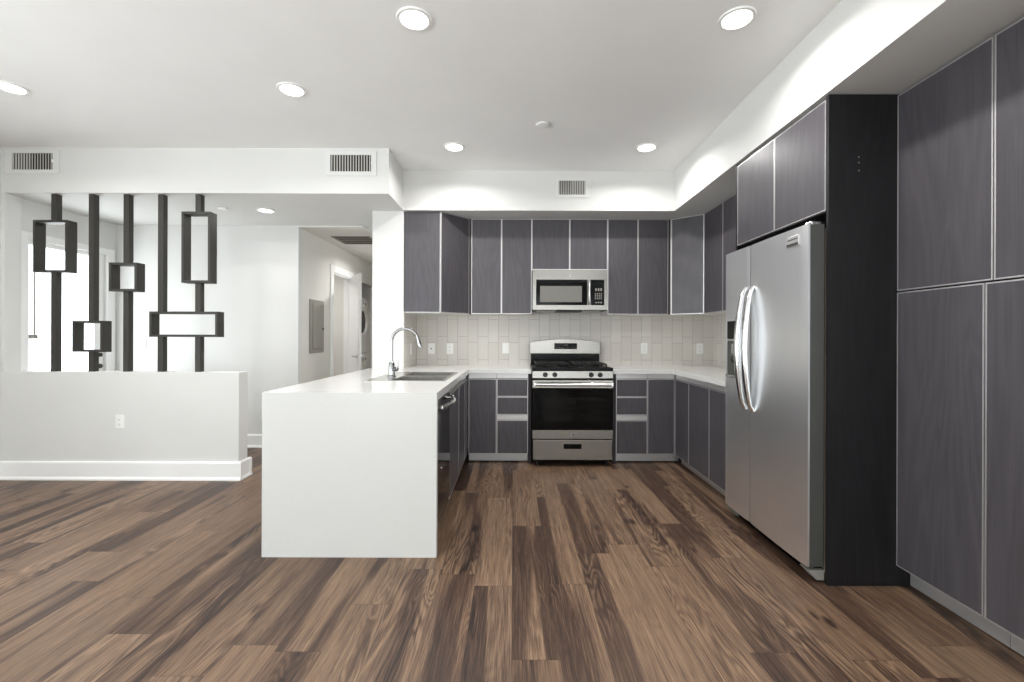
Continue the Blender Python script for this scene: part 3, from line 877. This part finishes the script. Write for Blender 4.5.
obj('lever', MB().tube([(fx + 0.05, fy - 0.034, zt + 0.062), (fx + 0.056, fy - 0.038, zt + 0.09), (fx + 0.053, fy - 0.036, zt + 0.13)], [0.009, 0.006, 0.005], 12), 'chrome', lv, smooth=True)

# ---------------------------------------------------------------- range
rx0, rx1 = 0.184, 0.942
rc = (rx0 + rx1) / 2
RF = 4.27
t = thing('range', 'stainless gas range with black oven door between drawer cabinets', 'range', (rc, 4.6, 0))
obj('body', MB().box(rx0, rx1, RF + 0.03, 4.93, 0.045, 0.905), 'black_enamel', t, 0.003)
for sx in (rx0 + 0.05, rx1 - 0.05):
    for sy in (4.34, 4.85):
        obj('foot', MB().cyl((sx, sy, 0.0), (0, 0, 1), 0.018, 0.046, 16), 'dark_plastic', t)
obj('cooktop', MB().box(rx0, rx1, RF + 0.004, 4.90, 0.905, 0.935).box(rx0 + 0.02, rx1 - 0.02, RF + 0.05, 4.87, 0.935, 0.938), 'black_enamel', t, 0.006)
for gx in (rx0 + 0.20, rx1 - 0.20):
    mb = MB()
    gy0, gy1, hw = 4.37, 4.83, 0.155
    zg = 0.962
    mb.tube([(gx - hw, gy0, zg), (gx + hw, gy0, zg)], 0.007, 8).tube([(gx - hw, gy1, zg), (gx + hw, gy1, zg)], 0.007, 8)
    mb.tube([(gx - hw, gy0, zg), (gx - hw, gy1, zg)], 0.007, 8).tube([(gx + hw, gy0, zg), (gx + hw, gy1, zg)], 0.007, 8)
    mb.tube([(gx - hw, 4.60, zg), (gx + hw, 4.60, zg)], 0.007, 8).tube([(gx, gy0, zg + 0.004), (gx, gy1, zg + 0.004)], 0.007, 8)
    for cy_ in (4.48, 4.72):
        mb.tube([(gx - hw, cy_, zg), (gx - 0.03, cy_, zg + 0.004)], 0.006, 8).tube([(gx + hw, cy_, zg), (gx + 0.03, cy_, zg + 0.004)], 0.006, 8)
    for ax in (-hw, hw):
        for ay in (gy0, gy1, 4.60):
            mb.cyl((gx + ax, ay, 0.937), (0, 0, 1), 0.008, 0.026, 8)
    obj('grate', mb, 'cast_iron', t)
    for cy_ in (4.48, 4.72):
        obj('burner', MB().lathe((gx, cy_, 0.936), (0, 0, 1), [(0.0005, 0), (0.05, 0), (0.046, 0.010), (0.034, 0.012), (0.032, 0.02), (0.0005, 0.021)]), 'cast_iron', t, smooth=True)
cp = obj('control_panel', MB().extrude([(rx0, RF + 0.028, 0.834), (rx0, RF, 0.836), (rx0, RF + 0.006, 0.902), (rx0, RF + 0.028, 0.904)], (rx1 - rx0, 0, 0)), 'steel', t, 0.002)
for kx in (0.305, 0.394, 0.736, 0.821):
    kb = obj('knob', MB().lathe((kx, RF + 0.004, 0.868), (0, -1, 0.06), [(0.0005, 0), (0.024, 0), (0.023, 0.012), (0.019, 0.03), (0.0005, 0.031)], 28), 'black_gloss', cp, smooth=True, label='black round burner knob')
dr = obj('oven_door', MB().box(rx0 + 0.001, rx1 - 0.001, RF, RF + 0.028, 0.267, 0.818), 'black_glass', t, 0.003)
obj('door_trim', MB().box(rx0 + 0.001, rx1 - 0.001, RF - 0.004, RF, 0.268, 0.349), 'steel', dr, 0.001, label='stainless strip along the door foot')
obj('top_trim', MB().box(rx0 + 0.001, rx1 - 0.001, RF - 0.004, RF, 0.745, 0.817), 'steel', dr, 0.001)
obj('oven_window', MB().box(rx0 + 0.11, rx1 - 0.11, RF - 0.0012, RF, 0.43, 0.66), 'black_gloss', dr)
hp = [(rx0 + 0.025 + (rx1 - rx0 - 0.05) * k / 12, RF - 0.048 - 0.008 * math.sin(math.pi * k / 12), 0.782) for k in range(13)]
hm = MB().tube(hp, 0.017, 16)
hm.box(rx0 + 0.012, rx0 + 0.045, RF - 0.055, RF - 0.003, 0.768, 0.796).box(rx1 - 0.045, rx1 - 0.012, RF - 0.055, RF - 0.003, 0.768, 0.796)
obj('handle', hm, 'handle', dr, smooth=True, label='polished steel bar handle')
em = obj('emblem', MB().cyl((rc + 0.005, RF - 0.004, 0.307), (0, -1, 0), 0.019, 0.003, 28), 'dark_print', dr, label='small round dark emblem')
mb = MB().lathe((rc + 0.005, RF - 0.007, 0.307), (0, -1, 0), [(0.0155, 0), (0.019, 0), (0.019, 0.001), (0.0155, 0.001)], 28)
for s in (-1, 1):
    mb.tube([(rc + 0.005 + s * (0.006 + 0.005 * math.cos(a)), RF - 0.0075, 0.307 + 0.007 * math.sin(a)) for a in [0.6 + i * 0.5 for i in range(11)]], 0.0011, 6)
obj('emblem_script', mb, 'handle', em)
dw = obj('drawer', MB().box(rx0 + 0.006, rx1 - 0.006, RF + 0.001, RF + 0.028, 0.068, 0.257), 'steel', t, 0.003)
obj('pull_slot', MB().box(0.478, 0.647, RF - 0.001, RF + 0.004, 0.172, 0.219), 'black_enamel', dw, 0.002, label='black recessed pull')
# backguard with arched top
pts = [(rx0, 4.90, 1.042), (rx0, 4.90, 1.166)]
for i in range(1, 16):
    k = i / 16
    pts.append((rx0 + (rx1 - rx0) * k, 4.90, 1.166 + 0.036 * math.sin(math.pi * k)))
pts += [(rx1, 4.90, 1.166), (rx1, 4.90, 1.042)]
bgd = obj('backguard', MB().extrude(pts, (0, 0.06, 0)), 'steel', t, 0.004)
obj('backguard_riser', MB().box(rx0 + 0.01, rx1 - 0.01, 4.905, 4.955, 0.906, 1.042), 'black_enamel', t)
ds = obj('display', MB().box(0.445, 0.690, 4.896, 4.90, 1.092, 1.156), 'display', bgd, 0.001, label='black clock display')
mb = MB()
for i in range(4):
    mb.box(0.545 + i * 0.013, 0.554 + i * 0.013, 4.8952, 4.896, 1.128, 1.142)
for i in range(7):
    if i in (3,): continue
    mb.box(0.460 + i * 0.032, 0.472 + i * 0.032, 4.8952, 4.896, 1.104, 1.109)
obj('display_marks', mb, 'dark_print', ds)

# ---------------------------------------------------------------- microwave
mx0, mx1, MY, mz0, mz1 = 0.197, 0.955, 4.60, 1.494, 1.902
t = thing('microwave', 'stainless over the range microwave with black door glass and keypad', 'microwave', (0.576, 4.8, mz0))
obj('body', MB().box(mx0 - 0.004, mx1 + 0.004, MY + 0.03, BY - 0.002, mz0, mz1), 'dark_plastic', t)
obj('front_frame', MB().box(mx0, mx1, MY, MY + 0.03, 1.803, mz1).box(mx0, mx1, MY, MY + 0.03, mz0 + 0.004, 1.545)
    .box(mx0, 0.232, MY, MY + 0.03, 1.545, 1.803).box(0.922, mx1, MY, MY + 0.03, 1.545, 1.803).box(0.749, 0.786, MY, MY + 0.03, 1.545, 1.803), 'steel', t)
dr = obj('door', MB().box(0.232, 0.749, MY + 0.002, MY + 0.03, 1.545, 1.803), 'black_glass', t)
obj('window', MB().box(0.273, 0.695, MY - 0.001, MY + 0.002, 1.576, 1.738), 'grey_glass', dr, label='grey mesh window')
obj('handle', MB().tube([(0.767, MY - 0.005, 1.555), (0.767, MY - 0.03, 1.575), (0.767, MY - 0.038, 1.675), (0.767, MY - 0.03, 1.775), (0.767, MY - 0.005, 1.795)], 0.0125, 14), 'handle', dr, smooth=True, label='vertical polished steel handle')
cp = obj('control_panel', MB().box(0.786, 0.922, MY + 0.002, MY + 0.03, 1.545, 1.803), 'keypad_black', t)
mb = MB()
for r_ in range(4):
    for c_ in range(4):
        mb.box(0.826 + c_ * 0.020, 0.836 + c_ * 0.020, MY + 0.0012, MY + 0.002, 1.607 + r_ * 0.017, 1.616 + r_ * 0.017)
for c_ in range(3):
    mb.box(0.831 + c_ * 0.026, 0.845 + c_ * 0.026, MY + 0.0012, MY + 0.002, 1.566, 1.578)
    mb.box(0.831 + c_ * 0.026, 0.845 + c_ * 0.026, MY + 0.0012, MY + 0.002, 1.690, 1.716)
obj('keypad_marks', mb, 'panel_grey', cp, label='rows of pale keypad marks')
obj('display', MB().box(0.81, 0.91, MY + 0.0012, MY + 0.002, 1.752, 1.785), 'display', cp)
em = obj('emblem', MB().cyl((0.577, MY, 1.846), (0, -1, 0), 0.013, 0.002, 24), 'grille', t, label='small round emblem')
obj('emblem_script', MB().tube([(0.571 + 0.004 * i, MY - 0.0028, 1.846 + (0.004 if i % 2 else -0.003)) for i in range(4)], 0.0014, 6), 'dark_print', em)
obj('grease_filter', MB().box(mx0 + 0.05, mx0 + 0.24, MY + 0.10, MY + 0.30, mz0 - 0.006, mz0).box(mx1 - 0.24, mx1 - 0.05, MY + 0.10, MY + 0.30, mz0 - 0.006, mz0), 'grille', t)
obj('underside_vent', MB().box(mx0 + 0.25, mx1 - 0.25, MY + 0.04, MY + 0.30, mz0 - 0.012, mz0), 'black_enamel', t)

# ---------------------------------------------------------------- fridge and its enclosure
EX = 1.56
t = thing('enclosure_panel', 'tall black side panel between fridge and pantry', 'panel', (1.87, 2.26, 0), 'fridge enclosure panels')
obj('board', MB().box(EX + 0.006, 2.186, 2.251, 2.269, 0, 2.432), 'black_veneer', t)
obj('edge_band', MB().box(EX, EX + 0.006, 2.251, 2.269, 0, 2.432), 'black_veneer', t)
mb = MB()
for zc in (2.122, 2.094, 2.055):
    mb.cyl((1.708 + (2.094 - zc) * 0.02, 2.251, zc), (0, -1, 0), 0.0035, 0.001, 12)
obj('screw_cap', mb, 'panel_grey', t, label='three tiny screw caps')
t = thing('enclosure_panel', 'dark side panel between fridge and counter', 'panel', (1.87, 3.187, 0), 'fridge enclosure panels')
obj('board', MB().box(1.562, 2.186, 3.178, 3.196, 0, 2.432), 'black_veneer', t)
t = thing('fridge_cabinet', 'dark two door cabinet above the fridge', 'cabinet', (1.9, 2.72, 1.865), 'dark upper cabinets')
obj('body', MB().box(1.5805, 2.186, 2.271, 3.176, 1.860, 2.432), 'black_veneer', t)
for i in range(2):
    front(t, (Vector((1.580, 3.170 - i * 0.4485, 1.862)), -Y, Z, nl), 0.4485, 2.418 - 1.862)

FX, FY0, FY1, FS = 1.472, 2.274, 3.155, 2.828
t = thing('fridge', 'stainless side by side fridge with long curved handles', 'fridge', (1.85, 2.71, 0))
obj('case', MB().box(1.565, 2.16, FY0 + 0.012, FY1 - 0.005, 0.03, 1.782), 'fridge_side', t, 0.004)
obj('door_gasket', MB().box(1.557, 1.5645, FY0 + 0.008, FY1 - 0.008, 0.08, 1.78), 'black_enamel', t)
obj('case_flange', MB().box(1.563, 1.575, FY0 + 0.004, FY0 + 0.011, 0.05, 1.775), 'flange', t, label='brownish metal edge of the case')
for sy in (2.34, 3.09):
    for sx in (1.65, 2.1):
        obj('foot', MB().cyl((sx, sy, 0), (0, 0, 1), 0.022, 0.032, 16), 'dark_plastic', t)
obj('kick_grille', MB().box(1.53, 1.565, FY0 + 0.03, FY1 - 0.03, 0.015, 0.068), 'black_enamel', t)
def fridge_door(name, y0, y1, bulge):
    """dark door core with a stainless front skin that bows a little and rounds at its edges"""
    n = 14; pts = []
    for i in range(n + 1):
        k = i / n
        e_ = min(k, 1 - k) * (y1 - y0)
        rr = 0.007
        dx = 0 if e_ > rr else rr - math.sqrt(max(0, rr * rr - (rr - e_) ** 2))
        pts.append((FX - bulge * math.sin(math.pi * k) + dx * 0.45, y0 + (y1 - y0) * k))
    d = obj(name, MB().box(FX + 0.013, 1.556, y0 + 0.001, y1 - 0.001, 0.082, 1.795), 'fridge_side', t)
    obj('front_skin', MB().prism(pts + [(FX + 0.0125, y1), (FX + 0.0125, y0)], 0.08, 1.797), 'fridge', d, smooth=True, label='stainless front skin')
    return d
fz = fridge_door('freezer_door', FS + 0.004, FY1, 0.003)
fd = fridge_door('fridge_door', FY0, FS - 0.004, 0.004)
for (par, yy) in ((fz, FS + 0.045), (fd, FS - 0.045)):
    pts, rr = [], []
    for i in range(21):
        k = i / 20
        pts.append((FX - 0.012 - 0.046 * math.sin(math.pi * k) ** 0.75 if 0 < i < 20 else FX - 0.004, yy, 0.775 + 0.765 * k))
        rr.append(0.012 + 0.006 * math.sin(math.pi * k))
    obj('handle', MB().tube(pts, rr, 14, 1.25, (1, 0, 0)), 'handle', par, smooth=True, label='long bowed polished handle')
ds = obj('water_dispenser', MB().box(FX - 0.006, FX + 0.01, 2.935, 3.118, 0.955, 1.345), 'fridge', fz, 0.003)
obj('dispenser_screen', MB().box(FX - 0.0085, FX - 0.006, 2.945, 3.108, 1.215, 1.335), 'black_gloss', ds, label='black dispenser screen')
obj('dispenser_recess', MB().box(FX - 0.0072, FX - 0.006, 2.945, 3.108, 0.975, 1.205), 'fridge_side', ds)
obj('drip_tray', MB().box(FX - 0.020, FX - 0.006, 2.945, 3.108, 0.962, 0.975), 'handle', ds)
obj('paddle', MB().box(FX - 0.013, FX - 0.0072, 3.0, 3.05, 1.06, 1.19), 'handle', ds, 0.003)
bd = obj('badge', MB().box(FX - 0.008, FX - 0.002, 2.335, 2.44, 1.705, 1.760), 'alu', fd, 0.003, label='silver maker badge with a dark foot')
obj('badge_foot', MB().box(FX - 0.009, FX - 0.0078, 2.338, 2.437, 1.707, 1.721), 'dark_print', bd)
obj('badge_line', MB().box(FX - 0.009, FX - 0.0078, 2.345, 2.43, 1.738, 1.744), 'dark_print', bd)
obj('hinge_cover', MB().box(1.50, 1.60, FY0 + 0.015, FY0 + 0.07, 1.783, 1.815).box(1.545, 1.60, FY0 + 0.01, FY0 + 0.05, 1.782, 1.80), 'handle', t, 0.005, smooth=False)
obj('foot_cover', MB().extrude([(1.478, FY0 + 0.002, 0.062), (1.562, FY0 + 0.002, 0.062), (1.562, FY0 + 0.002, 0.012), (1.525, FY0 + 0.002, 0.012)], (0, 0.07, 0)), 'panel_grey', t, 0.003)
obj('foot_cover', MB().extrude([(1.478, FY1 - 0.072, 0.062), (1.562, FY1 - 0.072, 0.062), (1.562, FY1 - 0.072, 0.012), (1.525, FY1 - 0.072, 0.012)], (0, 0.07, 0)), 'panel_grey', t, 0.003)

# ---------------------------------------------------------------- pantry
def pantry(label, ya, yb, y_lower):
    """unit from ya (far) to yb (near); lower door split may sit off the upper one"""
    t = thing('pantry_cabinet', label, 'cabinet', (2.1, (ya + yb) / 2, 0), 'tall pantry cabinets')
    obj('body', MB().box(1.9155, 2.186, yb + 0.001, ya - 0.001, 0.10, 2.432), 'black_veneer', t)
    front(t, (Vector((1.915, ya, 1.457)), -Y, Z, nl), ya - yb, 2.424 - 1.457)
    a, b = y_lower
    front(t, (Vector((1.915, a, 0.103)), -Y, Z, nl), a - b, 1.452 - 0.103)
    obj('toe_kick', MB().box(1.967, 1.98, yb, ya, 0.006, 0.10), 'toe', t, label='metal toe kick')
pantry('tall dark pantry cabinet next to the black fridge panel', 2.248, 1.797, (2.248, 1.829))
pantry('tall dark pantry cabinet cut by the picture edge, farthest from the fridge', 1.795, 1.345, (1.827, 1.345))
